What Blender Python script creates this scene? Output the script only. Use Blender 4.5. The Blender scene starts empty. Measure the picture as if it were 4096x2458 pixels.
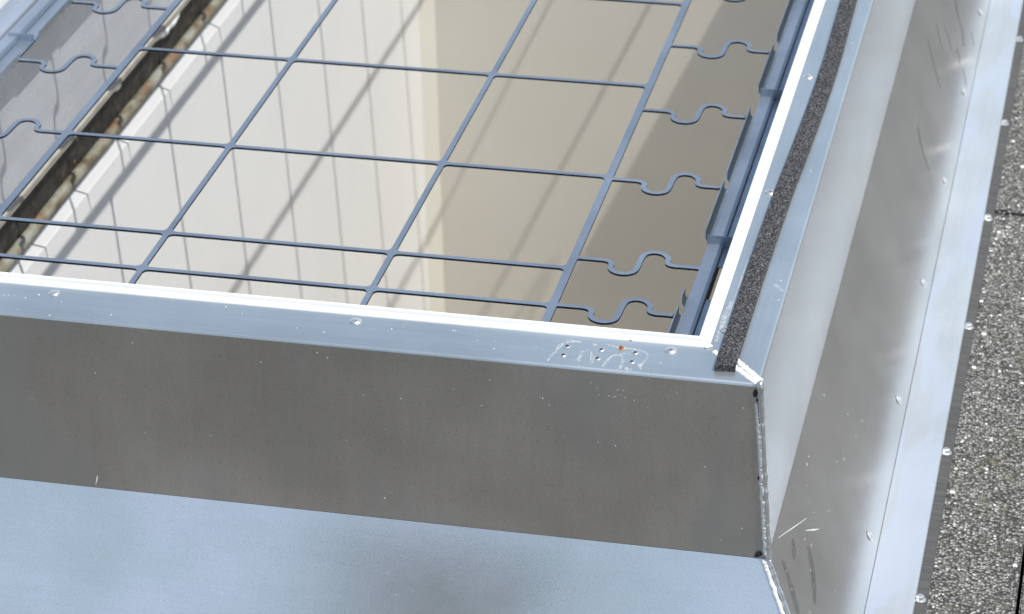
import bpy, bmesh, math, random
from mathutils import Vector, Matrix, noise
random.seed(7)
S = bpy.context.scene
COL = S.collection
PI = math.pi

# ------------------------------------------------------------ camera
def cam_matrix(yaw, pitch, roll, T):
    cy, sy, cp, sp = math.cos(yaw), math.sin(yaw), math.cos(pitch), math.sin(pitch)
    fwd = Vector((-sy*cp, cy*cp, -sp)); right = Vector((cy, sy, 0)); up = right.cross(fwd)
    cr, sr = math.cos(roll), math.sin(roll)
    r = right*cr + up*sr; u = -right*sr + up*cr
    m = Matrix((r, u, -fwd)).transposed().to_4x4(); m.translation = Vector(T)
    return m
cd = bpy.data.cameras.new('camera'); cam = bpy.data.objects.new('camera', cd); COL.objects.link(cam)
cam.matrix_world = cam_matrix(math.radians(13.193), math.radians(28.427), math.radians(-1.163), (.3784, -2.8344, 1.6471))
cd.sensor_width = 36.0; cd.lens = 11605/4096*36.0
cd.clip_start = .05; cd.clip_end = 500
cd.dof.use_dof = True; cd.dof.focus_distance = 3.35; cd.dof.aperture_fstop = 11.0
S.camera = cam
S.render.resolution_x = 1024; S.render.resolution_y = 614

# ------------------------------------------------------------ sky, sun, exposure
TOSUN = Vector((1.0, -.27, 2.06)).normalized()
W = bpy.data.worlds.new('World'); S.world = W; W.use_nodes = True
wn = W.node_tree; bg = wn.nodes['Background']
sky = wn.nodes.new('ShaderNodeTexSky'); sky.sky_type = 'NISHITA'; sky.sun_disc = False
sky.sun_elevation = math.asin(TOSUN.z); sky.sun_rotation = math.atan2(TOSUN.x, TOSUN.y)
sky.air_density = 1.0; sky.dust_density = 1.0; sky.ozone_density = .8
hs = wn.nodes.new('ShaderNodeHueSaturation'); hs.inputs['Saturation'].default_value = .80
tn = wn.nodes.new('ShaderNodeMix'); tn.data_type = 'RGBA'; tn.blend_type = 'MULTIPLY'; tn.inputs[0].default_value = 1.0; tn.inputs[7].default_value = (.985, 1.0, 1.0, 1)
wn.links.new(sky.outputs[0], hs.inputs['Color']); wn.links.new(hs.outputs[0], tn.inputs[6]); wn.links.new(tn.outputs[2], bg.inputs[0]); bg.inputs[1].default_value = .118
sl = bpy.data.lights.new('sun', 'SUN'); sl.energy = 4.0; sl.angle = math.radians(.62); sl.color = (1, .965, .91)
so = bpy.data.objects.new('sun', sl); COL.objects.link(so); so.location = (3, -1, 6)
so.rotation_euler = TOSUN.to_track_quat('Z', 'Y').to_euler()
S.view_settings.view_transform = 'Standard'; S.view_settings.look = 'None'
S.view_settings.exposure = .25; S.view_settings.gamma = 1.0

# ------------------------------------------------------------ materials
def mat(name, col=(.5,.5,.5), rough=.5, metal=0.0, spec=.5):
    m = bpy.data.materials.new(name); m.use_nodes = True
    b = m.node_tree.nodes['Principled BSDF']
    b.inputs['Base Color'].default_value = (*col, 1); b.inputs['Roughness'].default_value = rough
    b.inputs['Metallic'].default_value = metal; b.inputs['Specular IOR Level'].default_value = spec
    return m, m.node_tree, b
def N(nt, t, **kw):
    n = nt.nodes.new(t)
    for k, v in kw.items():
        if k.startswith('i_'):
            key = k[2:].replace('_', ' ')
            n.inputs[key].default_value = v
        else: setattr(n, k, v)
    return n
def ramp(nt, src, stops):
    r = nt.nodes.new('ShaderNodeValToRGB'); e = r.color_ramp.elements
    e[0].position, e[0].color = stops[0][0], (*stops[0][1], 1)
    e[1].position, e[1].color = stops[-1][0], (*stops[-1][1], 1)
    for p, c in stops[1:-1]:
        q = e.new(p); q.color = (*c, 1)
    nt.links.new(src, r.inputs[0]); return r
def g(v): return (v, v, v)
def coords(nt, scale=(1,1,1)):
    tc = nt.nodes.new('ShaderNodeTexCoord'); mp = nt.nodes.new('ShaderNodeMapping')
    mp.inputs['Scale'].default_value = scale
    nt.links.new(tc.outputs['Object'], mp.inputs[0]); return mp.outputs[0]
def mixc(nt, fac, a, b, mode='MIX'):
    n = nt.nodes.new('ShaderNodeMix'); n.data_type = 'RGBA'; n.blend_type = mode
    for sock, v in ((n.inputs[0], fac), (n.inputs[6], a), (n.inputs[7], b)):
        if hasattr(v, 'is_linked') or hasattr(v, 'links'): nt.links.new(v, sock)
        elif isinstance(v, (int, float)): sock.default_value = v
        else: sock.default_value = (*v, 1)
    return n.outputs[2]

def metal(name, col, rough=.3, metallic=.9, dent=.02, dent_scale=(3,3,3), speck=.5, streak=(90,4,90), streak_amt=.05, blotch=.08, dark=.0, grain=.07, patch=None):
    m, nt, b = mat(name, col, rough, metallic)
    L = nt.links
    c1 = coords(nt, (1,1,1)); c2 = coords(nt, streak)
    n1 = N(nt, 'ShaderNodeTexNoise', i_Scale=6.0, i_Detail=5.0); L.new(c1, n1.inputs[0])      # blotches
    n2 = N(nt, 'ShaderNodeTexNoise', i_Scale=1.0, i_Detail=6.0, i_Roughness=.7); L.new(c2, n2.inputs[0])   # rolling streaks
    n3 = N(nt, 'ShaderNodeTexNoise', i_Scale=700.0, i_Detail=2.0); L.new(c1, n3.inputs[0])     # grain
    v = N(nt, 'ShaderNodeTexVoronoi', i_Scale=80.0); L.new(c1, v.inputs[0])                   # white specks
    sp = ramp(nt, v.outputs['Distance'], [(0.0, g(1)), (.06, g(1)), (.085, g(0))])
    ns = N(nt, 'ShaderNodeTexNoise', i_Scale=9.0, i_Detail=3.0); L.new(c1, ns.inputs[0])
    smask = ramp(nt, ns.outputs[0], [(.50, g(0)), (.66, g(speck))])
    vr = ramp(nt, v.outputs['Color'], [(.55, g(0)), (.75, g(1))])
    mu = N(nt, 'ShaderNodeMath', operation='MULTIPLY'); L.new(sp.outputs[0], mu.inputs[0]); L.new(smask.outputs[0], mu.inputs[1])
    mu2 = N(nt, 'ShaderNodeMath', operation='MULTIPLY'); L.new(mu.outputs[0], mu2.inputs[0]); L.new(vr.outputs[0], mu2.inputs[1])
    lo = tuple(c*(1-blotch) for c in col); hi = tuple(min(1, c*(1+blotch)) for c in col)
    base = ramp(nt, n1.outputs[0], [(.35, lo), (.65, hi)]).outputs[0]
    st = ramp(nt, n2.outputs[0], [(.3, g(1-streak_amt*2)), (.7, g(1))]).outputs[0]
    base = mixc(nt, 1.0, base, st, 'MULTIPLY')
    gr = ramp(nt, n3.outputs[0], [(.30, g(.84-dark)), (.44, g(1)), (.60, g(1.0)), (.72, g(1.08))]).outputs[0]
    base = mixc(nt, 1.0, base, gr, 'MULTIPLY')
    if patch:
        c5 = coords(nt, patch[1]); n5 = N(nt, 'ShaderNodeTexNoise', i_Scale=1.0, i_Detail=3.0, i_Distortion=.6); L.new(c5, n5.inputs[0])
        pm = ramp(nt, n5.outputs[0], [(.50, g(0)), (.58, g(patch[2]))])
        base = mixc(nt, pm.outputs[0], base, patch[0])
    base = mixc(nt, mu2.outputs[0], base, (.9,.9,.88))
    L.new(base, b.inputs['Base Color'])
    rr = N(nt, 'ShaderNodeMapRange'); rr.inputs[3].default_value = rough*.85; rr.inputs[4].default_value = rough*1.2
    L.new(n1.outputs[0], rr.inputs[0]); L.new(rr.outputs[0], b.inputs['Roughness'])
    mm = N(nt, 'ShaderNodeMath', operation='SUBTRACT'); mm.inputs[0].default_value = metallic; L.new(mu2.outputs[0], mm.inputs[1]); mm.use_clamp = True
    L.new(mm.outputs[0], b.inputs['Metallic'])
    if dent <= 0 and grain <= 0: return m
    c4 = coords(nt, dent_scale)
    n4 = N(nt, 'ShaderNodeTexNoise', i_Scale=1.0, i_Detail=1.0); L.new(c4, n4.inputs[0])
    b1 = N(nt, 'ShaderNodeBump', i_Strength=1.0, i_Distance=dent); L.new(n4.outputs[0], b1.inputs['Height'])
    b2 = N(nt, 'ShaderNodeBump', i_Strength=grain, i_Distance=.0006); L.new(n3.outputs[0], b2.inputs['Height']); L.new(b1.outputs[0], b2.inputs['Normal'])
    L.new(b2.outputs[0], b.inputs['Normal'])
    return m

M = {}
M['flange'] = metal('aluminium_flange', (.74,.81,.82), .30, .85, dent=.003, dent_scale=(5,5,5), speck=.8, streak=(5,120,5), blotch=.05)
M['flange_side'] = metal('aluminium_flange_side', (.74,.81,.82), .32, .85, dent=.002, dent_scale=(5,5,5), speck=.5, streak=(120,5,5), blotch=.05)
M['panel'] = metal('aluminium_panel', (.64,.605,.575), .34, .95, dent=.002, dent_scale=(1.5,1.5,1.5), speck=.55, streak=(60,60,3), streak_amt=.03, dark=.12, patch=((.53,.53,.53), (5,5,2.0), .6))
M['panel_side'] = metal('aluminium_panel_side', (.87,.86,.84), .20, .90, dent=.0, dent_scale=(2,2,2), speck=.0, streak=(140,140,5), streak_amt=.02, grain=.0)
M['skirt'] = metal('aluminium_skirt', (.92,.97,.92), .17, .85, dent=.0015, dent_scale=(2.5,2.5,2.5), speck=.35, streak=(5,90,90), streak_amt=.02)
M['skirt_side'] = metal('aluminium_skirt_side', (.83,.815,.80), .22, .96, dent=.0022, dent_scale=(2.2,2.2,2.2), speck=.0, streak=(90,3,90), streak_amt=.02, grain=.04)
M['base'] = metal('aluminium_base', (.75,.80,.80), .34, .70, dent=.003, dent_scale=(5,5,5), speck=.3, blotch=.04, patch=((.74,.80,.88), (14,3.2,14), .7))
M['inner'] = metal('aluminium_inner', (.80,.84,.92), .26, .62, dent=.006, dent_scale=(4,1.2,12), speck=.1, blotch=.04, grain=.0)
M['steel'] = metal('galvanised_steel', (.43,.50,.58), .42, .85, dent=.0, speck=.2, blotch=.10, streak=(60,60,60))
M['steel_dark'] = metal('galvanised_steel_profile', (.46,.54,.62), .40, .85, dent=.0, speck=.1, blotch=.18, streak=(80,30,80), streak_amt=.14)
M['lip_inner'] = mat('painted_lip_shade', (.025,.034,.042), .5, .1)[0]  # shade put into the colour of the right lips' inner faces
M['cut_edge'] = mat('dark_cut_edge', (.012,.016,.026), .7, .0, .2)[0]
M['rivet'] = mat('rivet_aluminium', (.86,.86,.85), .28, .85)[0]
M['hole'] = mat('hole_black', (.01,.01,.01), .8)[0]
M['rubber'] = metal('membrane_grey', (.085,.087,.085), .75, .0, dent=.0, speck=.0, streak=(4,260,4), streak_amt=.30, grain=.3)

def plain(name, col, rough, var=.06, nscale=4., bump=0., bscale=200., spec=.4, metallic=0.):
    m, nt, b = mat(name, col, rough, metallic, spec)
    c = coords(nt)
    n = N(nt, 'ShaderNodeTexNoise', i_Scale=nscale, i_Detail=5.0); nt.links.new(c, n.inputs[0])
    r = ramp(nt, n.outputs[0], [(.35, tuple(x*(1-var) for x in col)), (.65, tuple(min(1,x*(1+var)) for x in col))])
    nt.links.new(r.outputs[0], b.inputs['Base Color'])
    if bump:
        n2 = N(nt, 'ShaderNodeTexNoise', i_Scale=bscale, i_Detail=4.0); nt.links.new(c, n2.inputs[0])
        bp = N(nt, 'ShaderNodeBump', i_Strength=.6, i_Distance=bump); nt.links.new(n2.outputs[0], bp.inputs['Height']); nt.links.new(bp.outputs[0], b.inputs['Normal'])
    return m
M['trim'] = plain('white_pvc_trim', (.74,.74,.74), .45, .03, 8., .0004, 90.)
M['white_wall'] = plain('white_paint', (.73,.735,.725), .6, .015, 3., .0006, 60.)
M['corner'] = plain('cream_paint', (.70,.69,.61), .5, .015, 3.)
M['beige_wall'] = plain('beige_paint', (.78,.745,.665), .7, .05, 1.3)
M['floor'] = plain('interior_floor', (.35,.32,.27), .6, .05)
M['sealant'] = plain('white_sealant', (.84,.84,.82), .45, .04, 60., .0012, 400.)
M['smear'] = plain('dried_sealant_smear', (.60,.63,.65), .5, .10, 60., .0006, 500.)
M['film'] = plain('dried_sealant_film', (.62,.64,.65), .5, .12, 60., .0004, 500.)
_nt = M['film'].node_tree; _b = _nt.nodes['Principled BSDF']
_c = coords(_nt); _n = N(_nt, 'ShaderNodeTexNoise', i_Scale=340., i_Detail=4.); _nt.links.new(_c, _n.inputs[0])
_r = ramp(_nt, _n.outputs[0], [(.40, g(.03)), (.66, g(.6))]); _nt.links.new(_r.outputs[0], _b.inputs['Alpha'])

# bitumen
m, nt, b = mat('bitumen', (.02,.019,.017), .55); c = coords(nt)
n = N(nt, 'ShaderNodeTexNoise', i_Scale=45., i_Detail=6.); nt.links.new(c, n.inputs[0])
v = N(nt, 'ShaderNodeTexVoronoi', i_Scale=38.); nt.links.new(c, v.inputs[0])
r1 = ramp(nt, n.outputs[0], [(.4, (.012,.011,.010)), (.62, (.035,.032,.026)), (.78, (.10,.085,.05))])
r2 = ramp(nt, v.outputs['Distance'], [(.0, g(1)), (.10, g(1)), (.16, g(0))])
r3 = ramp(nt, v.outputs['Color'], [(.80, g(0)), (.84, g(.8))])
mu = N(nt, 'ShaderNodeMath', operation='MULTIPLY'); nt.links.new(r2.outputs[0], mu.inputs[0]); nt.links.new(r3.outputs[0], mu.inputs[1])
nt.links.new(mixc(nt, mu.outputs[0], r1.outputs[0], (.42,.20,.06)), b.inputs['Base Color'])
bp = N(nt, 'ShaderNodeBump', i_Strength=.8, i_Distance=.004); nt.links.new(n.outputs[0], bp.inputs['Height']); nt.links.new(bp.outputs[0], b.inputs['Normal'])
M['bitumen'] = m
# rusty pipe
m, nt, b = mat('weathered_pipe', (.4,.38,.3), .5, .15); c = coords(nt, (1,.6,1))
n = N(nt, 'ShaderNodeTexNoise', i_Scale=42., i_Detail=5.); nt.links.new(c, n.inputs[0])
n2 = N(nt, 'ShaderNodeTexNoise', i_Scale=16., i_Detail=4.); nt.links.new(c, n2.inputs[0])
a = ramp(nt, n.outputs[0], [(.34, (.11,.09,.055)), (.48, (.20,.18,.125)), (.66, (.29,.29,.245))])
k = ramp(nt, n2.outputs[0], [(.54, g(0)), (.66, g(.75))])
tc = nt.nodes.new('ShaderNodeTexCoord'); sx_ = nt.nodes.new('ShaderNodeSeparateXYZ'); nt.links.new(tc.outputs['Object'], sx_.inputs[0])
zr = ramp(nt, sx_.outputs[2], [(.0, g(0)), (.004, g(1))])
mu = N(nt, 'ShaderNodeMath', operation='MULTIPLY'); nt.links.new(k.outputs[0], mu.inputs[0]); nt.links.new(zr.outputs[0], mu.inputs[1])
nt.links.new(mixc(nt, mu.outputs[0], a.outputs[0], (.19,.08,.03)), b.inputs['Base Color'])
bp = N(nt, 'ShaderNodeBump', i_Strength=.8, i_Distance=.002); nt.links.new(n.outputs[0], bp.inputs['Height']); nt.links.new(bp.outputs[0], b.inputs['Normal'])
M['pipe'] = m
# foam
m, nt, b = mat('foam', (.05,.05,.055), .9, 0, .2); c = coords(nt)
v = N(nt, 'ShaderNodeTexVoronoi', i_Scale=420.); nt.links.new(c, v.inputs[0])
n = N(nt, 'ShaderNodeTexNoise', i_Scale=420., i_Detail=4.); nt.links.new(c, n.inputs[0])
a = ramp(nt, n.outputs[0], [(.36, (.020,.020,.021)), (.52, (.070,.069,.073)), (.68, (.20,.20,.205))])
nt.links.new(a.outputs[0], b.inputs['Base Color'])
bp = N(nt, 'ShaderNodeBump', i_Strength=1.0, i_Distance=.0025); nt.links.new(v.outputs['Distance'], bp.inputs['Height']); nt.links.new(bp.outputs[0], b.inputs['Normal'])
M['foam'] = m
# gravel-faced concrete paver
def gravel(name, joints=False):
    m, nt, b = mat(name, (.3,.3,.28), .8, 0, .35); c = coords(nt); L = nt.links
    v = N(nt, 'ShaderNodeTexVoronoi', i_Scale=260.); v.inputs['Randomness'].default_value = 1.0; L.new(c, v.inputs[0])
    sep = nt.nodes.new('ShaderNodeSeparateColor'); L.new(v.outputs['Color'], sep.inputs[0])
    a = ramp(nt, sep.outputs[0], [(.0, (.055,.053,.047)), (.30, (.14,.138,.128)), (.55, (.21,.21,.20)), (.80, (.31,.31,.295)), (.95, (.37,.37,.355)), (.99, (.58,.58,.56))])
    edge = ramp(nt, v.outputs['Distance'], [(.30, g(1)), (.62, g(.22))])
    base = mixc(nt, 1.0, a.outputs[0], edge.outputs[0], 'MULTIPLY')
    n1 = N(nt, 'ShaderNodeTexNoise', i_Scale=3.5, i_Detail=4.); L.new(c, n1.inputs[0])
    moss = ramp(nt, n1.outputs[0], [(.46, g(0)), (.72, g(.55))])
    n2 = N(nt, 'ShaderNodeTexNoise', i_Scale=60., i_Detail=4.); L.new(c, n2.inputs[0])
    m2 = ramp(nt, n2.outputs[0], [(.52, g(0)), (.66, g(1))])
    mu = N(nt, 'ShaderNodeMath', operation='MULTIPLY'); L.new(moss.outputs[0], mu.inputs[0]); L.new(m2.outputs[0], mu.inputs[1])
    base = mixc(nt, mu.outputs[0], base, (.13,.12,.06))
    if joints:
        br = N(nt, 'ShaderNodeTexBrick'); br.offset = 0; br.inputs['Scale'].default_value = 1.
        br.inputs['Mortar Size'].default_value = .004; br.inputs['Brick Width'].default_value = .5; br.inputs['Row Height'].default_value = 1.25
        mp = nt.nodes.new('ShaderNodeMapping'); mp.inputs['Location'].default_value = (-.302+.5, -1.318+1.25, 0)
        L.new(c, mp.inputs[0]); L.new(mp.outputs[0], br.inputs[0])
        base = mixc(nt, br.outputs['Fac'], base, (.015,.015,.012))
    L.new(base, b.inputs['Base Color'])
    bp = N(nt, 'ShaderNodeBump', i_Strength=.8, i_Distance=.0018); bp.invert = True
    L.new(v.outputs['Distance'], bp.inputs['Height']); L.new(bp.outputs[0], b.inputs['Normal'])
    return m
M['gravel'] = gravel('gravel_faced_concrete'); M['gravel_roof'] = gravel('gravel_roof', True)
M['grit'] = plain('pale_grit', (.75,.75,.72), .5, .2, 30.)
M['scuff'] = plain('dark_scuff', (.10,.105,.11), .45, .1, 40.)
_nt = M['scuff'].node_tree; _c = coords(_nt); _n = N(_nt, 'ShaderNodeTexNoise', i_Scale=160., i_Detail=4.); _nt.links.new(_c, _n.inputs[0])
_r = ramp(_nt, _n.outputs[0], [(.30, g(.05)), (.66, g(.34))]); _nt.links.new(_r.outputs[0], _nt.nodes['Principled BSDF'].inputs['Alpha'])
M['joint'] = mat('open_joint', (.26,.255,.25), .8)[0]
M['edge_tan'] = plain('dusty_edge', (.30,.28,.24), .7, .15, 30.)
M['reflection_post'] = mat('charcoal_paint', (.03,.032,.035), .6)[0]  # dark coat of the added out-of-view post
M['soil'] = plain('joint_dirt', (.018,.017,.014), .9)
M['rust'] = plain('rust_spot', (.24,.07,.015), .8, .4, 400., .0006, 800.)
M['rust_stain'] = plain('rust_stain', (.55,.42,.27), .6, .2, 300.)
M['weld'] = metal('weld_bead', (.74,.75,.77), .30, .9, dent=.0, speck=.0, blotch=.15)
M['soot'] = plain('soot', (.03,.03,.03), .7, .5, 900.)
M['concrete'] = plain('grey_render', (.24,.235,.225), .8, .1, 2.)

# ------------------------------------------------------------ object helpers
def link(name, bm, m, parent=None, loc=(0,0,0), smooth=False, mats=None):
    me = bpy.data.meshes.new(name)
    bmesh.ops.recalc_face_normals(bm, faces=bm.faces)
    org = Vector(loc)
    if parent is not None: org = parent.location
    bmesh.ops.translate(bm, verts=bm.verts, vec=-org)
    bm.to_mesh(me); bm.free()
    for mm in (mats or [m]): me.materials.append(mm)
    if smooth:
        me.polygons.foreach_set('use_smooth', [True]*len(me.polygons))
        try: me.set_sharp_from_angle(angle=math.radians(38))
        except Exception: pass
    o = bpy.data.objects.new(name, me); COL.objects.link(o)
    if parent is not None: o.parent = parent
    else: o.location = org
    return o
def tag(o, label=None, cat=None, group=None, kind=None):
    if label: o['label'] = label
    if cat: o['category'] = cat
    if group: o['group'] = group
    if kind: o['kind'] = kind
    return o
def empty(name, loc, label, cat, group=None):
    o = bpy.data.objects.new(name, None); COL.objects.link(o); o.location = loc; o.empty_display_size = .05
    return tag(o, label, cat, group)
def box(bm, x0, x1, y0, y1, z0, z1, mi=0):
    vs = [bm.verts.new(p) for p in ((x0,y0,z0),(x1,y0,z0),(x1,y1,z0),(x0,y1,z0),(x0,y0,z1),(x1,y0,z1),(x1,y1,z1),(x0,y1,z1))]
    for f in ((0,3,2,1),(4,5,6,7),(0,1,5,4),(1,2,6,5),(2,3,7,6),(3,0,4,7)):
        bm.faces.new([vs[i] for i in f]).material_index = mi
def bevbox(bm, x0, x1, y0, y1, z0, z1, r=.001):
    b2 = bmesh.new(); box(b2, x0, x1, y0, y1, z0, z1)
    bmesh.ops.bevel(b2, geom=b2.edges[:], offset=r, segments=2, affect='EDGES')
    me = bpy.data.meshes.new('tmp'); b2.to_mesh(me); b2.free(); bm.from_mesh(me); bpy.data.meshes.remove(me)
def loft(bm, rings, closed=True, caps=True, mi=0):
    R = [[bm.verts.new(p) for p in r] for r in rings]; n = len(R[0])
    for i in range(len(R)-1):
        for j in range(n if closed else n-1):
            bm.faces.new((R[i][j], R[i][(j+1)%n], R[i+1][(j+1)%n], R[i+1][j])).material_index = mi
    if caps and closed:
        for r in (R[0], R[-1]):
            try: bm.faces.new(r).material_index = mi
            except ValueError: pass
def tube(bm, path, radii, seg=10, squash=1.0, updir=Vector((0,0,1))):
    rings = []
    for i, p in enumerate(path):
        p = Vector(p); a = Vector(path[max(0,i-1)]); c = Vector(path[min(len(path)-1,i+1)])
        t = (c-a).normalized(); s = t.cross(updir).normalized(); u = s.cross(t)
        r = radii[i] if hasattr(radii, '__len__') else radii
        rings.append([p + s*math.cos(2*PI*k/seg)*r + u*math.sin(2*PI*k/seg)*r*squash for k in range(seg)])
    loft(bm, rings)
def catmull(pts, n=6):
    out = []
    P = [Vector(p) for p in pts]
    for i in range(len(P)-1):
        a = P[max(0,i-1)]; b_ = P[i]; c_ = P[i+1]; d = P[min(len(P)-1,i+2)]
        for k in range(n):
            t = k/n
            out.append(.5*((2*b_)+(c_-a)*t+(2*a-5*b_+4*c_-d)*t*t+(3*b_-a-3*c_+d)*t**3))
    out.append(P[-1]); return out

# ------------------------------------------------------------ curb geometry (outer rectangle of the top, metres)
XL, XR, YN, YF = -1.36, 0.0, 0.0, 3.462
KF = 1.06                                   # the near side's top is a little wider
def cpt(corner, o, z):                      # corner of the ring at outward offset o
    kx = 1.0; ky = KF if (o < 0 and corner[1] == 'n') else 1.0
    x = XR+o*kx if corner[0] == 'r' else XL-o*kx
    y = YN-o*ky if corner[1] == 'n' else YF+o*ky
    return Vector((x, y, z))
SIDES = {'near': ('ln','rn'), 'right': ('rn','rf'), 'far': ('rf','lf'), 'left': ('lf','ln')}
def thick_profile(prof, t):
    """profile polyline (o,z) -> closed section of thickness t (to the inside)"""
    P = [Vector((a, b)) for a, b in prof]; off = []
    for i, p in enumerate(P):
        a = P[max(0,i-1)]; c = P[min(len(P)-1,i+1)]; d = (c-a).normalized()
        n = Vector((d.y, -d.x))
        off.append(p + n*t)
    return [tuple(p) for p in P] + [tuple(p) for p in reversed(off)]
def ring_side(bm, side, sec, ndiv=1, jig=None):
    ca, cb = SIDES[side]
    rings = []
    for k in range(ndiv+1):
        t = k/ndiv; rings.append([cpt(ca, o, z).lerp(cpt(cb, o, z), t) for o, z in sec])
    loft(bm, rings)

SKX, SKZ = .0178, -.223                     # fold between upright panel and skirt
BX, BZ = .1163, -.4045                      # fold between skirt and base flange
arc = [(-.004+.004*math.sin(a), -.004+.004*math.cos(a)) for a in [i*PI/2/6 for i in range(7)]]
prof_top = [(-.0700, 0.0), (-.03, 0.0)] + arc
prof_panel = [(.0, -.0042), (.006, -.075), (.012,-.15), (SKX-.0002, SKZ+.0010)]
def skirt_profile():
    A = Vector((SKX, SKZ+.0006)); E_ = Vector((BX, BZ)); pts = []
    for i in range(25):
        t = i/24; q = A.lerp(E_, t); sag = .0022*math.sin(PI*t)*t
        pts.append((q.x-sag*.88, q.y-sag*.47))
    return pts
prof_skirt = skirt_profile()
prof_base = [(BX+.0006, BZ), (.1745, BZ-.001), (.1755, BZ-.0035)]

curb = empty('skylight_curb', (-.68, 1.73, -.41), 'folded aluminium skylight curb with white inner trim standing on the flat roof', 'skylight')
for side in SIDES:
    lr = side in ('right', 'left')
    bm = bmesh.new(); ring_side(bm, side, thick_profile(prof_top, .0025), 1); link('top_flange', bm, M['flange_side' if lr else 'flange'], curb, smooth=True)
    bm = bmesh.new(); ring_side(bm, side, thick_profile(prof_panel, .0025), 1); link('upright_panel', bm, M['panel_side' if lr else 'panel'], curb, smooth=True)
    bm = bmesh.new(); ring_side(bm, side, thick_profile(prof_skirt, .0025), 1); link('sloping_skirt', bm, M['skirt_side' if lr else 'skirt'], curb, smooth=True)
    bm = bmesh.new(); ring_side(bm, side, thick_profile(prof_base, .0025), 1); link('base_flange', bm, M['base'], curb, smooth=True)
    # white trim: bead, dip, inner lip, short inner face
    tr = [(-.0695,.0002), (-.0702,.0012), (-.0715,.0017), (-.0782,.0017), (-.0790,.0022), (-.0796,.0052), (-.0804,.0063), (-.0830,.0065), (-.0838,.0058), (-.0840,.0045), (-.0840,-.010), (-.0815,-.010), (-.0815,-.004), (-.0695,-.004)]
    bm = bmesh.new(); ring_side(bm, side, tr, 1); link('white_trim', bm, M['trim'], curb, smooth=True)
    inn = [(-.0842,-.0105), (-.0842,-.319), (-.080,-.319), (-.080,-.0105)]
    bm = bmesh.new(); ring_side(bm, side, inn, 1); link('inner_panel', bm, M['inner'], curb)
    rim = [(-.0842,-.3195), (-.0868,-.3205), (-.0868,-.3300), (-.0800,-.3300), (-.0800,-.3195)]
    bm = bmesh.new(); ring_side(bm, side, rim, 1); link('bottom_edge', bm, M['edge_tan'], curb)
    mem = [(.150,BZ-.0040), (.1880,BZ-.0040), (.1900,BZ-.0060), (.150,BZ-.0060)]
    bm = bmesh.new(); ring_side(bm, side, mem, 1); link('membrane_strip', bm, M['rubber'], curb)

# rivets ------------------------------------------------------
def rivet_bm(r=.0070, h=.0026):
    bm = bmesh.new(); seg = 20
    prof = [(r, 0), (r, h*.30), (r*.86, h*.62), (r*.58, h), (r*.40, h*1.04), (r*.33, h*.7), (r*.31, h*.25)]
    rings = [[(a*math.cos(2*PI*k/seg), a*math.sin(2*PI*k/seg), z) for k in range(seg)] for a, z in prof]
    R = [[bm.verts.new(p) for p in q] for q in rings]
    for i in range(len(R)-1):
        for k in range(seg): bm.faces.new((R[i][k], R[i][(k+1)%seg], R[i+1][(k+1)%seg], R[i+1][k]))
    bm.faces.new(R[0]); f = bm.faces.new(R[-1]); f.material_index = 1
    return bm
proto = None
def rivet(loc, normal=(0,0,1), scale=1.0, name='rivet', tilt=.0):
    global proto
    if proto is None:
        proto = link('rivet', rivet_bm(), None, None, mats=[M['rivet'], M['hole']], smooth=True); o = proto
    else:
        o = proto.copy(); COL.objects.link(o)
    o.name = name; o.parent = curb
    q = (Vector(normal)+Vector((random.uniform(-tilt,tilt), random.uniform(-tilt,tilt), 0))).to_track_quat('Z','Y')
    o.matrix_basis = Matrix.Translation(Vector(loc)-curb.location) @ q.to_matrix().to_4x4() @ Matrix.Scale(scale, 4)
    return o
for i in range(4):
    for x in (-.112-.378*i,):
        if x > -1.30: rivet((x, .058, .0003), tilt=.06)
        if x > -1.30: rivet((x, YF-.05, .0003), tilt=.06)
for i in range(9):
    y = .119+.3705*i
    rivet((-.0575, y, .0003), tilt=.06); rivet((XL+.0575, y, .0003), tilt=.06)
sn = Vector((.184, 0, .0985)).normalized()
def skirt_at(x):
    for a, b_ in zip(prof_skirt, prof_skirt[1:]):
        if a[0] <= x <= b_[0]:
            t = (x-a[0])/(b_[0]-a[0]); return a[1]+(b_[1]-a[1])*t, Vector((-(b_[1]-a[1]), 0, b_[0]-a[0])).normalized()
    return prof_skirt[-1][1], sn
zz, nn = skirt_at(.1055)
for i in range(-0, 10):
    y = .308+.351*i
    rivet(Vector((.1056, y, zz))+nn*.0006, nn, 1.05, 'rivet', .05)
    rivet((XL-.1056, y, zz), (-nn.x, 0, nn.z), .95, 'rivet', .05)
for i in range(4):
    x = -.25-.351*i
    rivet((x, -.1056, zz), (0, -nn.x, nn.z), .95, 'rivet', .05)
# hex washer head screws holding the membrane strip
def screw_bm():
    bm = bmesh.new(); seg = 6
    def ringp(r, z, s, off=0): return [(r*math.cos(2*PI*k/s+off), r*math.sin(2*PI*k/s+off), z) for k in range(s)]
    loft(bm, [ringp(.0072,0,24), ringp(.0072,.0012,24), ringp(.0060,.0018,24)])
    loft(bm, [ringp(.0052,.0015,6), ringp(.0052,.0062,6), ringp(.0042,.0072,6)])
    return bm
sp_ = link('screw', screw_bm(), M['rivet'], None, smooth=True); sp_.parent = curb
scr = []
for i in range(9): scr.append((.1812, .2076+.3588*i)); scr.append((XL-.1812, .2076+.3588*i))
for i in range(4): scr.append((-.2-.36*i, -.1812))
for i, (x, y) in enumerate(scr):
    o = sp_ if i == 0 else sp_.copy()
    if i: COL.objects.link(o); o.parent = curb
    o.rotation_euler = (random.uniform(-.06,.06), random.uniform(-.06,.06), random.uniform(0,1))
    o.location = Vector((x, y, BZ-.0040))-curb.location

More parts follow.
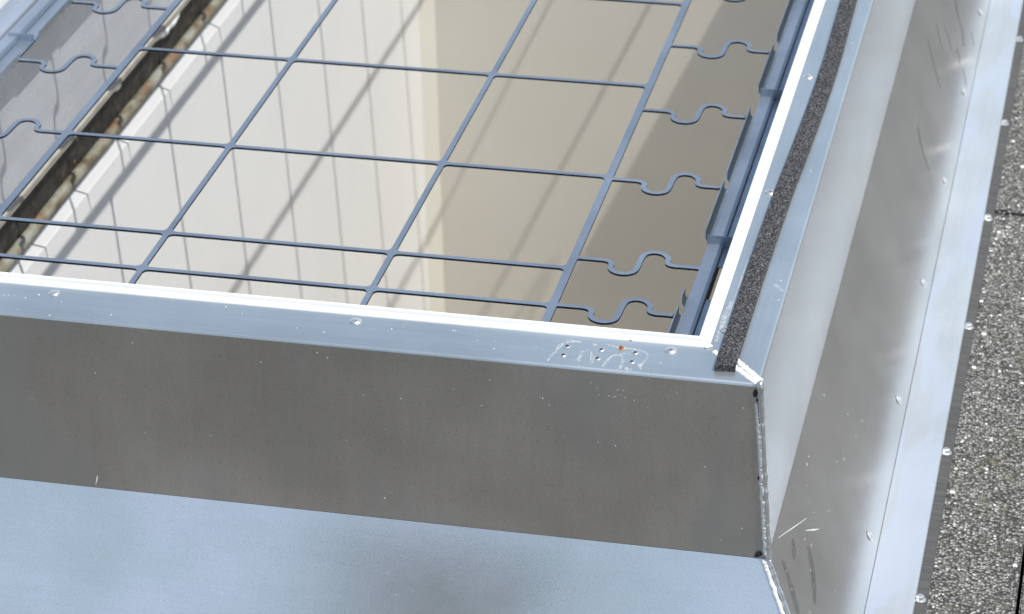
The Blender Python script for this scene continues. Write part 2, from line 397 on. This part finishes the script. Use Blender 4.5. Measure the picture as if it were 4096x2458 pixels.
# mitre beads and the corner weld -----------------------------
def ragged_bead(path, r0, amp, squash=.4, n=70, seed=0, up=Vector((0,0,1)), seg=9, wob=1.0, freq=1.0):
    pts, rad = [], []
    for i in range(n+1):
        t = i/n*(len(path)-1); k = min(int(t), len(path)-2); p = Vector(path[k]).lerp(Vector(path[k+1]), t-k)
        nz = noise.noise(Vector((t*7*freq+seed, seed, 0))); nz2 = noise.noise(Vector((t*19*freq+seed, 3, seed)))
        pts.append(p+Vector((nz*amp*.6, -nz*amp*.6, 0))); rad.append(max(.0004, r0*(1+wob*(.45*nz2+.15*noise.noise(Vector((t*31, seed, 1)))))))
    bm = bmesh.new(); tube(bm, pts, rad, seg, squash, up); return bm
link('mitre_sealant', ragged_bead([(-.062,.0660,.0003), (-.001,-.0002,.0003)], .0034, .0030, .45, seed=3), M['sealant'], curb, smooth=True)
link('mitre_sealant', ragged_bead([(-.050,.0700,.0003), (.0002,.0090,.0003)], .0036, .0034, .45, seed=9), M['sealant'], curb, smooth=True)
link('corner_weld', ragged_bead([(.0012,-.0012,.0005), (.0060,-.0060,-.07), (.0128,-.0128,-.15), (.0190,-.0190,-.226)], .0040, .0014, .8, 150, 21, Vector((1,1,0)), 12, .8, .45), M['weld'], curb, smooth=True)
link('corner_weld', ragged_bead([(-.0030,-.0020,-.024), (.0020,-.0080,-.07), (.0085,-.0140,-.15), (.0140,-.0195,-.216)], .0028, .0022, .35, 260, 33, Vector((1,1,0)), 8, 1.3, 1.4), M['sealant'], curb, smooth=True)
sm = [(SKX+.001, -SKX-.001, SKZ)]
for (a, b_) in prof_skirt[2:-2:5]: sm.append((a+.0005, -a-.0005, b_+.0008))
sm.append((BX, -BX, BZ+.001))
link('corner_weld', ragged_bead(sm, .0048, .0020, .5, 160, 5, Vector((1,1,.6)), 12, .8, .3), M['weld'], curb, smooth=True)
link('mitre_sealant', ragged_bead([(p[0]-.006, p[1]+.000, p[2]+.0005) for p in sm], .0032, .0022, .5, 120, 15, Vector((0,-1,.6)), 8), M['sealant'], curb, smooth=True)
def blob(bm, c, r, sq=(1,1,.4), seed=0):
    b2 = bmesh.new(); bmesh.ops.create_icosphere(b2, subdivisions=2, radius=1)
    for v in b2.verts:
        k = 1+.35*noise.noise(v.co*1.7+Vector((seed, 0, 0)))
        v.co = Vector((v.co.x*r*sq[0]*k, v.co.y*r*sq[1]*k, v.co.z*r*sq[2]*k))+Vector(c)
    me = bpy.data.meshes.new('t'); b2.to_mesh(me); b2.free(); bm.from_mesh(me); bpy.data.meshes.remove(me)
bm = bmesh.new(); blob(bm, (-.0045,-.0010,-.012), .0030, (.8,.2,1.9), 11); blob(bm, (.0068,-.0185,-.216), .0030, (1.4,.2,.9), 12); blob(bm, (.0030,-.0100,-.118), .0018, (.7,.3,1.4), 4); blob(bm, (-.0020,-.0012,-.020), .0018, (.8,.2,1.6), 14); blob(bm, (.0040,-.0182,-.2195), .0018, (1.8,.2,.7), 15)
link('soot_mark', bm, M['soot'], curb, smooth=True)
bm = bmesh.new(); blob(bm, (.0005,-.0012,.0005), .0045, (1,1,.9), 6); link('weld_cap', bm, M['weld'], curb, smooth=True)
bm = bmesh.new()                                                                 # sealant filling the inner corner of the trim
for (x, y, r, k) in ((-.0735,.0775,.0026,1), (-.0705,.0755,.0020,2), (-.0765,.0800,.0036,3), (-.0690,.0765,.0026,4), (-.0720,.0735,.0026,5), (-.0790,.0790,.0030,6), (-.0740,.0830,.0032,7)):
    blob(bm, (x, y, .0014), r, (1.2,1.3,.22), k*3)
link('corner_sealant', bm, M['sealant'], curb, smooth=True)

# group of screw holes with dried sealant on the near flange ---
def disc(bm, x, y, z, r, ry=None, seg=16, jag=.0, seed=0, mi=0):
    ry = ry or r
    vs = [bm.verts.new((x+math.cos(2*PI*k/seg)*r*(1+jag*noise.noise(Vector((k*1.3, seed, 0)))), y+math.sin(2*PI*k/seg)*ry*(1+jag*noise.noise(Vector((k*1.3, seed, 5)))), z)) for k in range(seg)]
    bm.faces.new(vs).material_index = mi
holes = [(-.2318,.0460), (-.2320,.0243), (-.1914,.0452), (-.1917,.0242), (-.1514,.0457), (-.1515,.0241)]
for i, (x, y) in enumerate(holes):
    bm = bmesh.new(); seg = 16
    # raised swarf rim round the hole
    rr = [bm.verts.new((x+math.cos(2*PI*k/seg)*.0024, y+math.sin(2*PI*k/seg)*.0024, .0010+.0004*random.random())) for k in range(seg)]
    r2 = [bm.verts.new((x+math.cos(2*PI*k/seg)*.0042, y+math.sin(2*PI*k/seg)*.0042, .0002)) for k in range(seg)]
    for k in range(seg): bm.faces.new((rr[k], rr[(k+1)%seg], r2[(k+1)%seg], r2[k]))
    h = bmesh.new(); disc(h, x, y, .0006, .0026, None, 14, .5, i)
    f = link('screw_hole', bm, M['rivet'], curb, smooth=True)
    me = bpy.data.meshes.new('hole_opening'); h2 = h; bmesh.ops.translate(h2, verts=h2.verts, vec=-curb.location); h2.to_mesh(me); h2.free(); me.materials.append(M['hole'])
    ho = bpy.data.objects.new('hole_opening', me); COL.objects.link(ho); ho.parent = f
bm = bmesh.new(); blob(bm, (-.1693,.0531,.0006), .0032, (1,1.1,.5), 3); blob(bm, (-.1700,.0560,.0006), .0018, (.6,1.5,.6), 4); link('rust_spot', bm, M['rust'], curb, smooth=True)
bm = bmesh.new(); disc(bm, -.1688, .0527, .0004, .0052, .0036, 20, .6, 9); link('rust_stain', bm, M['rust_stain'], curb)
bm = bmesh.new()
for x, y in ((-.2993,.0765), (-.162,.0740)): disc(bm, x, y, .0005, .0014)
link('pin_hole', bm, M['hole'], curb)
def smear(bm, pts, w, seed):
    P = catmull([(x, y, 0) for x, y in pts], 8)
    path, rad = [], []
    for i, p in enumerate(P):
        k = noise.noise(Vector((i*.23, seed, 0))); q = noise.noise(Vector((i*.6, seed, 4)))
        path.append((p.x+k*.0010, p.y+q*.0010, .0001)); rad.append(max(.0002, w*1.35*(.75+.9*noise.noise(Vector((i*.17, seed, 8))))))
    tube(bm, path, rad, 6, .14)
bm = bmesh.new()
smear(bm, [(-.2480,.0080), (-.2440,.0280), (-.2400,.0480), (-.2330,.0560), (-.2250,.0585)], .0015, 1)
smear(bm, [(-.2360,.0600), (-.2280,.0605), (-.2180,.0590)], .0018, 2)
smear(bm, [(-.2120,.0300), (-.2130,.0160)], .0026, 3); smear(bm, [(-.2140,.0340), (-.2100,.0390), (-.2060,.0420)], .0014, 4)
smear(bm, [(-.2030,.0380), (-.1975,.0240), (-.1960,.0120)], .0022, 5)
smear(bm, [(-.2040,.0560), (-.1990,.0570)], .0020, 16)
smear(bm, [(-.1900,.0600), (-.1800,.0575), (-.1730,.0560), (-.1600,.0545), (-.1450,.0520), (-.1360,.0440), (-.1370,.0300), (-.1400,.0180)], .0013, 6)
smear(bm, [(-.1830,.0060), (-.1790,.0260), (-.1760,.0340), (-.1690,.0375), (-.1640,.0330), (-.1620,.0180), (-.1620,.0060)], .0015, 7)
smear(bm, [(-.1690,.0370), (-.1660,.0410), (-.1600,.0430)], .0012, 8)
smear(bm, [(-.1560,.0100), (-.1540,.0070), (-.1480,.0060)], .0022, 9); smear(bm, [(-.1430,.0240), (-.1380,.0090)], .0014, 10)
link('sealant_smear', bm, M['film'], curb, smooth=True)
bm = bmesh.new(); smear(bm, [(-.0165,.2420), (-.0110,.2360), (-.0060,.2280)], .0018, 11); smear(bm, [(-.0110,.2020), (-.0060,.2060)], .0014, 12); smear(bm, [(-.060,.150), (-.0590,.215), (-.0585,.30)], .0006, 13)
smear(bm, [(-.0645,.090), (-.0640,.140), (-.0625,.190)], .0020, 14)
link('sealant_smear', bm, M['film'], curb, smooth=True)
# paint scratches on the side skirt and near panel
def scratch(bm, a, b_, w, wn_):
    a = Vector(a); b_ = Vector(b_); n_ = 8; path = [a.lerp(b_, i/n_)+Vector((random.uniform(-1,1),random.uniform(-1,1),0))*w*.4 for i in range(n_+1)]
    tube(bm, path, [w*(.35+math.sin(PI*i/n_)*.65) for i in range(n_+1)], 5, .4, Vector(wn_))
def sk(x, y): z, n_ = skirt_at(x); return Vector((x, y, z))+n_*.0002
bm = bmesh.new()
scratch(bm, sk(.0215,.040), sk(.0420,.150), .0006, sn); scratch(bm, sk(.0440,.128), sk(.0560,.170), .0011, sn)
for k in range(26):
    x = random.uniform(.03,.085); y = random.uniform(-.03, .55); a = random.uniform(-.6,.2); l = random.uniform(.0006,.004)
    scratch(bm, sk(x, y), sk(x-l*.4, y+l), .0004, sn)
link('scratch', bm, M['smear'], curb, smooth=True)
bm = bmesh.new()
def scuff(bm, pts, w):
    P = catmull([(x, y, 0) for x, y in pts], 6); rr = []; cc = []
    for k, q in enumerate(P):
        t = k/(len(P)-1); cc.append(sk(q.x, q.y)+sn*.0001); rr.append(w*(.25+.75*math.sin(PI*min(.98, .1+t*.85)))*(1+.4*noise.noise(Vector((k*.7, w*900, 0)))))
    tube(bm, cc, [1.5*q for q in rr], 6, .03, sn)
for pts, w in (([(.0434,1.6631),(.058,1.6283),(.0754,1.5929)], .0022), ([(.0497,1.762),(.0586,1.7344),(.0666,1.7155)], .0020), ([(.0582,1.7963),(.0689,1.7914),(.0775,1.7664)], .0024),
               ([(.0580,2.02),(.0650,1.9676),(.0747,1.9176),(.0851,1.8961),(.0925,1.8528)], .0034), ([(.0848,1.8156),(.093,1.7743)], .0026), ([(.0984,1.7813),(.1079,1.7475)], .0018),
               ([(.0992,1.9461),(.1076,1.913)], .0018), ([(.0579,1.3738),(.0663,1.3401),(.077,1.3219),(.0835,1.3124)], .0032),
               ([(.030,.020),(.045,.000),(.060,-.030)], .0050), ([(.050,.110),(.060,.080),(.068,.040)], .0045), ([(.035,.080),(.040,.050)], .0035)):
    scuff(bm, pts, w)
link('scuff_mark', bm, M['scuff'], curb, smooth=True)
bm = bmesh.new()
for k in range(70):
    t = random.random(); x = random.uniform(-1.15, -.01)
    a_ = random.uniform(.0004, .0009)
    zz_ = -.01-.205*t; oo = .0178*(-zz_-.004)/.219
    blob(bm, (x, -oo-.0001, zz_), a_, (1, .4, 1), k)
for k in range(34):
    blob(bm, (random.uniform(-1.15,-.03), random.uniform(.004,.068), .0002), random.uniform(.0004, .0011), (1, 1.2, .4), k)
for k in range(25):
    blob(bm, (-.166+random.gauss(0,.012), -.0022-.0008*random.random(), -.022-abs(random.gauss(0,.016))), random.uniform(.0004, .0008), (1, .3, 1), k)
for k in range(22):
    y_ = random.uniform(.06,1.6); blob(bm, (random.uniform(-.018,-.004), y_, .0002), random.uniform(.0004, .001), (1, 1.3, .4), k)
link('dust_specks', bm, M['smear'], curb, smooth=True)['kind'] = 'stuff'
bm = bmesh.new(); scratch(bm, (-.8075,-.0180,-.2185), (-.8045,-.0168,-.2050), .0007, (0,-1,0)); link('metal_sliver', bm, M['sealant'], curb, smooth=True)

# ------------------------------------------------------------ foam strip
Lf = [(-.0550,.0207),(-.0545,.25),(-.0525,.45),(-.0485,.60),(-.0448,.76),(-.0435,.92),(-.0455,1.10),(-.0480,1.4),(-.05,1.9),(-.046,2.5),(-.05,3.40)]
Rf = [(-.0318,.0233),(-.0312,.25),(-.0290,.45),(-.0250,.60),(-.0212,.76),(-.0200,.92),(-.0228,1.10),(-.0262,1.4),(-.029,1.9),(-.025,2.5),(-.029,3.40)]
L_ = catmull([(a, b_, 0) for a, b_ in Lf], 14); R_ = catmull([(a, b_, 0) for a, b_ in Rf], 14)
bm = bmesh.new(); rings = []
for i, (a, b_) in enumerate(zip(L_, R_)):
    j = noise.noise(Vector((i*.9, 0, 0)))*.0005; k = noise.noise(Vector((i*.9, 9, 0)))*.0005; h = .0082
    a = a+Vector((j, 0, 0)); b_ = b_+Vector((k, 0, 0))
    m1 = a.lerp(b_, .33); m2 = a.lerp(b_, .66); e = .0012
    rings.append([(a.x,a.y,.0004), (b_.x,b_.y,.0004), (b_.x,b_.y,h-e), (b_.x-e,b_.y,h), (m2.x,m2.y,h+.0004+j), (m1.x,m1.y,h+.0004+k), (a.x+e,a.y,h), (a.x,a.y,h-e)])
loft(bm, rings)
fo = link('foam_strip', bm, M['foam'], None, (-.043, .02, .0), smooth=True)
tag(fo, 'long dark grey foam sealing strip lying on the right top flange of the skylight curb', 'foam strip')

# ------------------------------------------------------------ fall-through grid: one laser-cut sheet
GZ = -.060; GT = .0028
CX = {'E': (-1.0670,.0105), '0': (-.8277,.0076), '1': (-.5247,.0076), '2': (-.2930,.0105)}
ROWS = [.2510, .3520, .6210, .9240, 1.2350] + [1.2350+.3050*i for i in range(1, 7)]
BW = .0076
SR = [.2525, .3815, .6150, .8430, 1.0750] + [1.0670+.2285*i for i in range(1, 10)]     # serpentines on the right at the bar
SLc = [.2560, .3900, .6213, .8518, 1.0790] + [1.0790+.2285*i for i in range(1, 10)]
SHAPE = [(0,0),(.0120,.0002),(.0240,.0002),(.0345,0),(.0420,-.0030),(.0457,-.0095),(.0457,-.0168),(.0490,-.0248),(.0556,-.0303),(.0636,-.0322),(.0717,-.0300),(.0778,-.0232),(.0796,-.0116),(.0800,.0005),(.0806,.0125),(.0826,.0240),(.0886,.0306),(.0967,.0325),(.1047,.0306),(.1110,.0250),(.1150,.0175),(.1152,.0100),(.1180,.0030),(.1255,0),(.1340,.0002),(.1460,.0002),(.1580,0)]
SH = [Vector((x, y-.0115*x/.158*0)) for x, y in SHAPE]
def serp_line(x0, y0, w, mirror_end=0.0):
    P = catmull([(p.x*w/.158, p.y + mirror_end*p.x/.158, 0) for p in SH], 5)
    return [Vector((x0+p.x, y0+p.y)) for p in P]
def offset_line(P, d):
    out = []
    for i, p in enumerate(P):
        a = P[max(0,i-1)]; c_ = P[min(len(P)-1,i+1)]; t = (c_-a).normalized(); out.append(p+Vector((-t.y, t.x))*d)
    return out
def round_corners(P, corners, r, seg=5):
    out = []; n_ = len(P)
    for i, p in enumerate(P):
        if i in corners:
            a = P[i-1]; c_ = P[(i+1)%n_]
            u = (a-p); v_ = (c_-p); ru = min(r, u.length*.49); rv = min(r, v_.length*.49)
            A = p+u.normalized()*ru; B = p+v_.normalized()*rv
            for k in range(seg+1):
                t = k/seg; out.append(A*(1-t)**2+p*2*t*(1-t)+B*t*t)
        else: out.append(p)
    return out
cu = bpy.data.curves.new('safety_grid', 'CURVE'); cu.dimensions = '2D'; cu.fill_mode = 'BOTH'; cu.extrude = GT/2
def spline(P):
    s = cu.splines.new('POLY'); s.points.add(len(P)-1); s.use_cyclic_u = True
    for i, p in enumerate(P): s.points[i].co = (p.x, p.y, 0, 1)
GY0, GY1 = .118, 3.335
SXL, SXR = -1.229, -.131           # inner edges of the fixing strips
spline([Vector((-1.252, GY0)), Vector((-.1115, GY0)), Vector((-.1115, GY1)), Vector((-1.252, GY1))])
ys = [GY0-.0] + ROWS + [GY1-.012]
for (ca, cb) in (('E','0'), ('0','1'), ('1','2')):
    xa = CX[ca][0]+CX[ca][1]/2; xb = CX[cb][0]-CX[cb][1]/2
    for i in range(len(ys)-1):
        ya = ys[i]+(BW/2 if i else .010); yb = ys[i+1]-BW/2
        if yb-ya < .02: continue
        P = [Vector((xa,ya)), Vector((xb,ya)), Vector((xb,yb)), Vector((xa,yb))]
        spline(round_corners(P, {0,1,2,3}, .0085))
SW = .0072
def serp_cells(x0, x1, Y, tilt):
    w = x1-x0
    lines = [serp_line(x0, y, w, tilt) for y in Y]
    prev_up = [Vector((x0, GY0+.010)), Vector((x1, GY0+.010))]
    for i, Ln in enumerate(lines+[None]):
        if Ln is not None:
            low = offset_line(Ln, -SW/2); low[0].x = x0; low[-1].x = x1
        else: low = [Vector((x0, GY1-.012)), Vector((x1, GY1-.012))]
        poly = prev_up + low[::-1]
        n1 = len(prev_up)
        if min(p.y for p in low) > max(p.y for p in prev_up)-.03:
            spline(round_corners(poly, {0, n1-1, n1, len(poly)-1}, .006))
        if Ln is not None:
            up_ = offset_line(Ln, SW/2); up_[0].x = x0; up_[-1].x = x1; prev_up = up_
serp_cells(CX['2'][0]+CX['2'][1]/2, SXR, [y for y in SR if y < GY1-.05], 0.0)
serp_cells(SXL, CX['E'][0]-CX['E'][1]/2, [y-.0010 for y in SLc if y < GY1-.05], 0.0)
tmp = bpy.data.objects.new('tmp', cu); COL.objects.link(tmp)
bpy.context.view_layer.update()
me = bpy.data.meshes.new_from_object(tmp.evaluated_get(bpy.context.evaluated_depsgraph_get()))
bpy.data.objects.remove(tmp); me.name = 'grid_sheet'; me.materials.clear(); me.materials.append(M['steel'])
grid = empty('safety_grid', (-.68, 1.7, GZ), 'galvanised steel fall protection grid with serpentine side links inside the skylight opening', 'grid')
me.materials.append(M['cut_edge'])
for pg in me.polygons: pg.material_index = 1 if abs(pg.normal.z) < .5 else 0
gs = bpy.data.objects.new('grid_sheet', me); COL.objects.link(gs); gs.parent = grid; gs.location = (.68, -1.7, -GT/2)

def lip(name, x0, x1, y0, y1, z0, z1, m_='steel_dark', slant=.006):
    """upturned lip on a curved root; the section runs from the strip edge x0 towards the opening"""
    sg = 1 if x1 > x0 else -1
    sec = [(.0020,-.0006), (-.0015,-.0010), (-.0042,.0004), (-.0056,.0030), (-.0060,.0125)]
    bm = bmesh.new(); th = .0013; n_ = len(sec)
    outer = [(x0+sg*a, GZ+b) for a, b in sec]
    inner = [(x0+sg*(a+(th if k > 1 else th*.3)), GZ+b+(th if k < 3 else (.0003 if k == 3 else 0))) for k, (a, b) in enumerate(sec)]
    ring = outer+inner[::-1]
    def cut(y, s_): return [(x, y+s_*max(0, z-GZ)*.45, z) for x, z in ring]
    loft(bm, [cut(y0, 1), cut(y1, 1)])
    bmesh.ops.recalc_face_normals(bm, faces=bm.faces); bm.normal_update()
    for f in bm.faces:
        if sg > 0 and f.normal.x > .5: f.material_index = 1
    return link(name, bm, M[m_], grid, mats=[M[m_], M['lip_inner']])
def side_assembly(sgn, xe, flip=False):
    # xe: inner edge of the fixing strip; sgn=+1: curb lies to +x
    lips = [(GY0+.002, .2560), (.2720, .3030), (.4530, .6130), (.6290, .8490), (.9190, 1.0800), (1.1050, 1.3150), (1.3850,1.5400), (1.5650,1.7700), (1.85,2.0), (2.02,2.22), (2.30,2.45), (2.48,2.68), (2.76,2.91), (2.94,3.14)]
    for a, b_ in lips:
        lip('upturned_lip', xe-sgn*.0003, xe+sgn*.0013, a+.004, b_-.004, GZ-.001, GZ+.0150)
    for y in (.4505, .9168, 1.383, 1.849, 2.30, 2.76):      # end tabs of the fixing strips
        bm = bmesh.new(); bevbox(bm, min(xe-sgn*.001, xe+sgn*.039), max(xe-sgn*.001, xe+sgn*.039), y-.0009, y+.0009, GZ-.0025, GZ+.0120, .0004); link('end_tab', bm, M['steel_dark'], grid)
    bm = bmesh.new(); bevbox(bm, min(xe+sgn*.0196, xe+sgn*.0208), max(xe+sgn*.0196, xe+sgn*.0208), GY0, GY1, GZ-.016, GZ-.0030, .0003); link('down_turned_edge', bm, M['cut_edge'], grid)
    # bent-up middle fold of the strip and the lower wall bracket
    for a, b_ in ((GY0, .3050), (.3940, .9150), (.9180, 1.70), (1.78, 2.55), (2.60, GY1)):
        bm = bmesh.new(); bevbox(bm, min(xe+sgn*.0210, xe+sgn*.0445), max(xe+sgn*.0210, xe+sgn*.0445), a, b_, GZ-.0050, GZ-.0028, .0005); link('wall_bracket', bm, M['steel_dark'], grid)
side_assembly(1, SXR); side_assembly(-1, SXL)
# left only: raised channel between strip and curb, its pale edge catching the sun
bm = bmesh.new(); bevbox(bm, -1.2725, -1.2545, GY0, GY1, GZ+.006, GZ+.0078, .0006); link('channel', bm, M['steel'], grid)
bm = bmesh.new(); bevbox(bm, -1.2545, -1.2530, GY0, GY1, GZ-.004, GZ+.0082, .0005); link('channel', bm, M['steel'], grid)

# ------------------------------------------------------------ shaft under the opening
WX, WYN, WYF, FZ = -1.280, .100, 3.372, -2.70
def wall(name, bm, m_, label, cat='wall', loc=(0,0,0)):
    return tag(link(name, bm, m_, None, loc), label, cat)
bm = bmesh.new()                                   # left wall with a sloped ledge on top
sec = [(WX-.15,-.424), (WX-.0046,-.424), (WX-.0008,-.4480), (WX,-.4510), (WX,FZ), (WX-.15,FZ)]
loft(bm, [[(x, WYN-.05, z) for x, z in sec], [(x, WYF+.1, z) for x, z in sec]])
lw = wall('shaft_wall', bm, M['white_wall'], 'sunlit white shaft wall under the left side of the skylight, crossed by grid shadows', loc=(WX, 1.7, FZ))
def ledge_x(z):
    return WX-.0046+(-.424-z)/.024*.0038 if z > -.448 else WX-.0008+(-.448-z)/.003*.0008 if z > -.451 else WX
for y0 in (.955, 1.150, 1.350, 1.572, 1.860, 2.13, 2.40, 2.70, 3.0):
    bm = bmesh.new(); pth = []
    for k in range(9):
        t = k/8; z = -.4250-.0270*t; pth.append((ledge_x(z)+.0001, y0+.042*t, z))
    for k in range(1, 5): pth.append((WX+.0001, y0+.042+.002*k, -.452-.008*k))
    tube(bm, pth, [.0011]*9+[.0009,.0008,.0006,.0004], 6)
    j_ = link('panel_joint', bm, M['joint'], lw)
bm = bmesh.new(); box(bm, WX+.0005, XR-.0805, WYF, WYF+.15, FZ, -.332)
wall('shaft_wall', bm, M['beige_wall'], 'plain beige far wall down inside the skylight shaft', loc=(-.68, WYF, FZ))
bm = bmesh.new(); box(bm, XR-.0800, XR+.05, WYN-.05, WYF+.1, FZ, -.430); box(bm, XR-.0800, XR+.0, WYN-.05, WYF+.1, -.430, -.332)
wall('shaft_wall', bm, M['beige_wall'], 'beige shaft wall hidden below the right side of the skylight', loc=(0, 1.7, FZ))
bm = bmesh.new(); box(bm, WX+.0005, XR-.0805, WYN-.12, WYN, FZ, -.332)
wall('shaft_wall', bm, M['beige_wall'], 'beige shaft wall hidden directly below the near side of the skylight', loc=(-.68, WYN, FZ))
bm = bmesh.new()
loft(bm, [[(WX+.0002, WYF-.034, z), (WX+.030, WYF-.0002, z), (WX+.0002, WYF-.0002, z)] for z in (FZ+.001, -.333)])
wall('corner_bead', bm, M['corner'], 'cream vertical corner strip where the white and the beige shaft walls meet', 'corner trim', loc=(WX, WYF, FZ))
bm = bmesh.new(); box(bm, WX-.2, .1, WYN-.2, WYF+.2, FZ-.1, FZ-.002); tag(link('floor', bm, M['floor'], None, (-.68, 1.7, FZ)), None, None, None, 'structure')
# bitumen layer with blobs of white sealant on its upper edge
bm = bmesh.new()
ny, nz = 260, 8; V = []
for i in range(ny+1):
    y = WYN-.02+(WYF+.05-WYN)*i/ny; row = []
    for j in range(nz+1):
        z = -.3305-.088*j/nz; x = WX-.011+.0035*noise.noise(Vector((y*14, z*30, 0)))+.0012*noise.noise(Vector((y*60, z*90, 3)))
        row.append(bm.verts.new((x, y, z)))
    V.append(row)
for i in range(ny):
    for j in range(nz): bm.faces.new((V[i][j], V[i][j+1], V[i+1][j+1], V[i+1][j]))
box(bm, WX-.06, WX-.0165, WYN-.02, WYF+.03, -.423, -.3305)
bt = link('bitumen_layer', bm, M['bitumen'], None, (WX-.01, 1.7, -.42), smooth=True)
tag(bt, 'black bitumen roofing layer between the aluminium curb and the rusty pipe', 'bitumen layer')
bm = bmesh.new(); path = []; rad = []
for i in range(140):
    y = WYN-.01+(WYF-WYN)*i/139
    path.append((WX-.0045+.0010*noise.noise(Vector((y*3, 1, 0))), y, -.4065+.0012*noise.noise(Vector((y*4, 5, 0))))); rad.append(.0100+.0008*noise.noise(Vector((y*25, 2, 2))))
tube(bm, path, rad, 16)
pp = link('rusty_pipe', bm, M['pipe'], None, (WX-.0045, 1.7, -.4065), smooth=True)
tag(pp, 'thin weathered pipe with orange rust running along the top of the white shaft wall', 'pipe')
def sealant_blob(y0, y1, r, label, seed):
    bm = bmesh.new(); path = []; rad = []; n_ = 26
    for i in range(n_+1):
        t = i/n_; y = y0+(y1-y0)*t
        path.append((WX-.0030, y, -.3360-.006*noise.noise(Vector((y*22, seed, 0))))); rad.append(max(.0012, r*(math.sin(PI*min(.97, max(.03, t)))**.5)*(1+.5*noise.noise(Vector((y*45, seed, 3))))))
    tube(bm, path, rad, 12, 1.1)
    o = link('sealant_blob', bm, M['sealant'], None, (WX-.005, y0, -.322), smooth=True); tag(o, label, 'sealant blob')
sealant_blob(1.552, 1.712, .0100, 'long lumpy white sealant streak above the black bitumen, the largest of them', 1)
sealant_blob(1.350, 1.388, .0070, 'small white sealant drop midway along the black bitumen edge', 2)
sealant_blob(1.334, 1.344, .0040, 'tiny round white sealant dot just below the small sealant drop on the bitumen', 4)
bm = bmesh.new()

# ------------------------------------------------------------ roof
RZ = BZ-.0065
def slab(x0, x1, y0, y1, label):
    bm = bmesh.new(); nx = max(2, int((x1-x0)/.02)); ny_ = max(2, int((y1-y0)/.02))
    box(bm, x0, x1, y0, y1, RZ-.04, RZ); bmesh.ops.bevel(bm, geom=bm.edges[:], offset=.002, segments=2, affect='EDGES')
    tag(link('roof_paver', bm, M['gravel'], None, ((x0+x1)/2, (y0+y1)/2, RZ-.04)), label, 'paver', 'gravel faced pavers beside the curb')
slab(.140, .2985, .071, 1.3110, 'narrow speckled paver next to the curb, in front of the dark cross joint')
slab(.3030, .8000, .071, 1.3110, 'speckled paver cut by the lower right edge of the photo, beyond the long joint')
slab(.140, .2985, 1.3250, 2.5700, 'speckled mossy paver behind the dark cross joint, beside the far end of the curb')
slab(.3030, .8000, 1.3250, 2.5700, 'speckled paver behind the cross joint and beyond the long joint, furthest from the curb')
def rects(bm, z, L):
    for x0, x1, y0, y1 in L: bm.faces.new([bm.verts.new(p) for p in ((x0,y0,z),(x1,y0,z),(x1,y1,z),(x0,y1,z))])
B = 30.
bm = bmesh.new(); rects(bm, RZ-.0005, [(-B,B,-B,-.14), (-B,B,3.60,B), (-B,-1.50,-.14,3.60), (.8035,B,-.14,3.60), (.14,.8035,-.14,.068), (.14,.8035,2.5735,3.60)])
tag(link('roof', bm, M['gravel_roof'], None, (0,0,RZ)), None, None, None, 'structure')
bm = bmesh.new(); rects(bm, RZ-.046, [(-1.6,-1.28,-.2,3.7), (0.05,.9,-.2,3.7), (-1.28,.05,-.2,.0), (-1.28,.05,3.5,3.7)])
tag(link('roof_base', bm, M['soil'], None, (0,0,RZ-.046)), None, None, None, 'structure')
# loose grit on the pavers and in the joints
bm = bmesh.new()
for k in range(420):
    y = random.uniform(.12, 2.55); x = .193+random.random()**1.5*.22
    if k % 3 == 0: y = 1.318+random.gauss(-.05, .08)
    r = random.uniform(.0008, .0024) if random.random() < .93 else random.uniform(.003, .0042)
    b2 = bmesh.new(); bmesh.ops.create_icosphere(b2, subdivisions=1, radius=r)
    for v in b2.verts: v.co = Vector((v.co.x*random.uniform(.8,1.2), v.co.y, v.co.z*.7))+Vector((x, y, RZ+r*.5))
    me = bpy.data.meshes.new('t'); b2.to_mesh(me); b2.free(); bm.from_mesh(me); bpy.data.meshes.remove(me)
tag(link('grit', bm, M['grit'], None, (.25, 1.2, RZ)), 'loose pale grit scattered over the pavers beside the curb', 'grit', None, 'stuff')

# ------------------------------------------------------------ added out-of-view dark post, shaped to darken the near skirt's reflection
reflection_post = empty('added_reflection_post', (-.83, -2.05, RZ), 'added dark round post with a conical cap, out of view, put in for the near skirt reflection', 'reflection helper')
def lathe(prof, cx, cy, seg=32):
    bm = bmesh.new(); loft(bm, [[(cx+r*math.cos(2*PI*k/seg), cy+r*math.sin(2*PI*k/seg), z) for k in range(seg)] for r, z in prof]); return bm
link('pipe', lathe([(.22,RZ), (.22,RZ+.01), (.165,RZ+.05), (.165,RZ+.86)], -.83, -2.05), M['reflection_post'], reflection_post, smooth=True)  # shaft of the added post, seen only as a reflection
link('post_cap', lathe([(.24,RZ+.89), (.24,RZ+.90), (.02,RZ+.99), (.001,RZ+.995)], -.83, -2.05), M['reflection_post'], reflection_post, smooth=True)
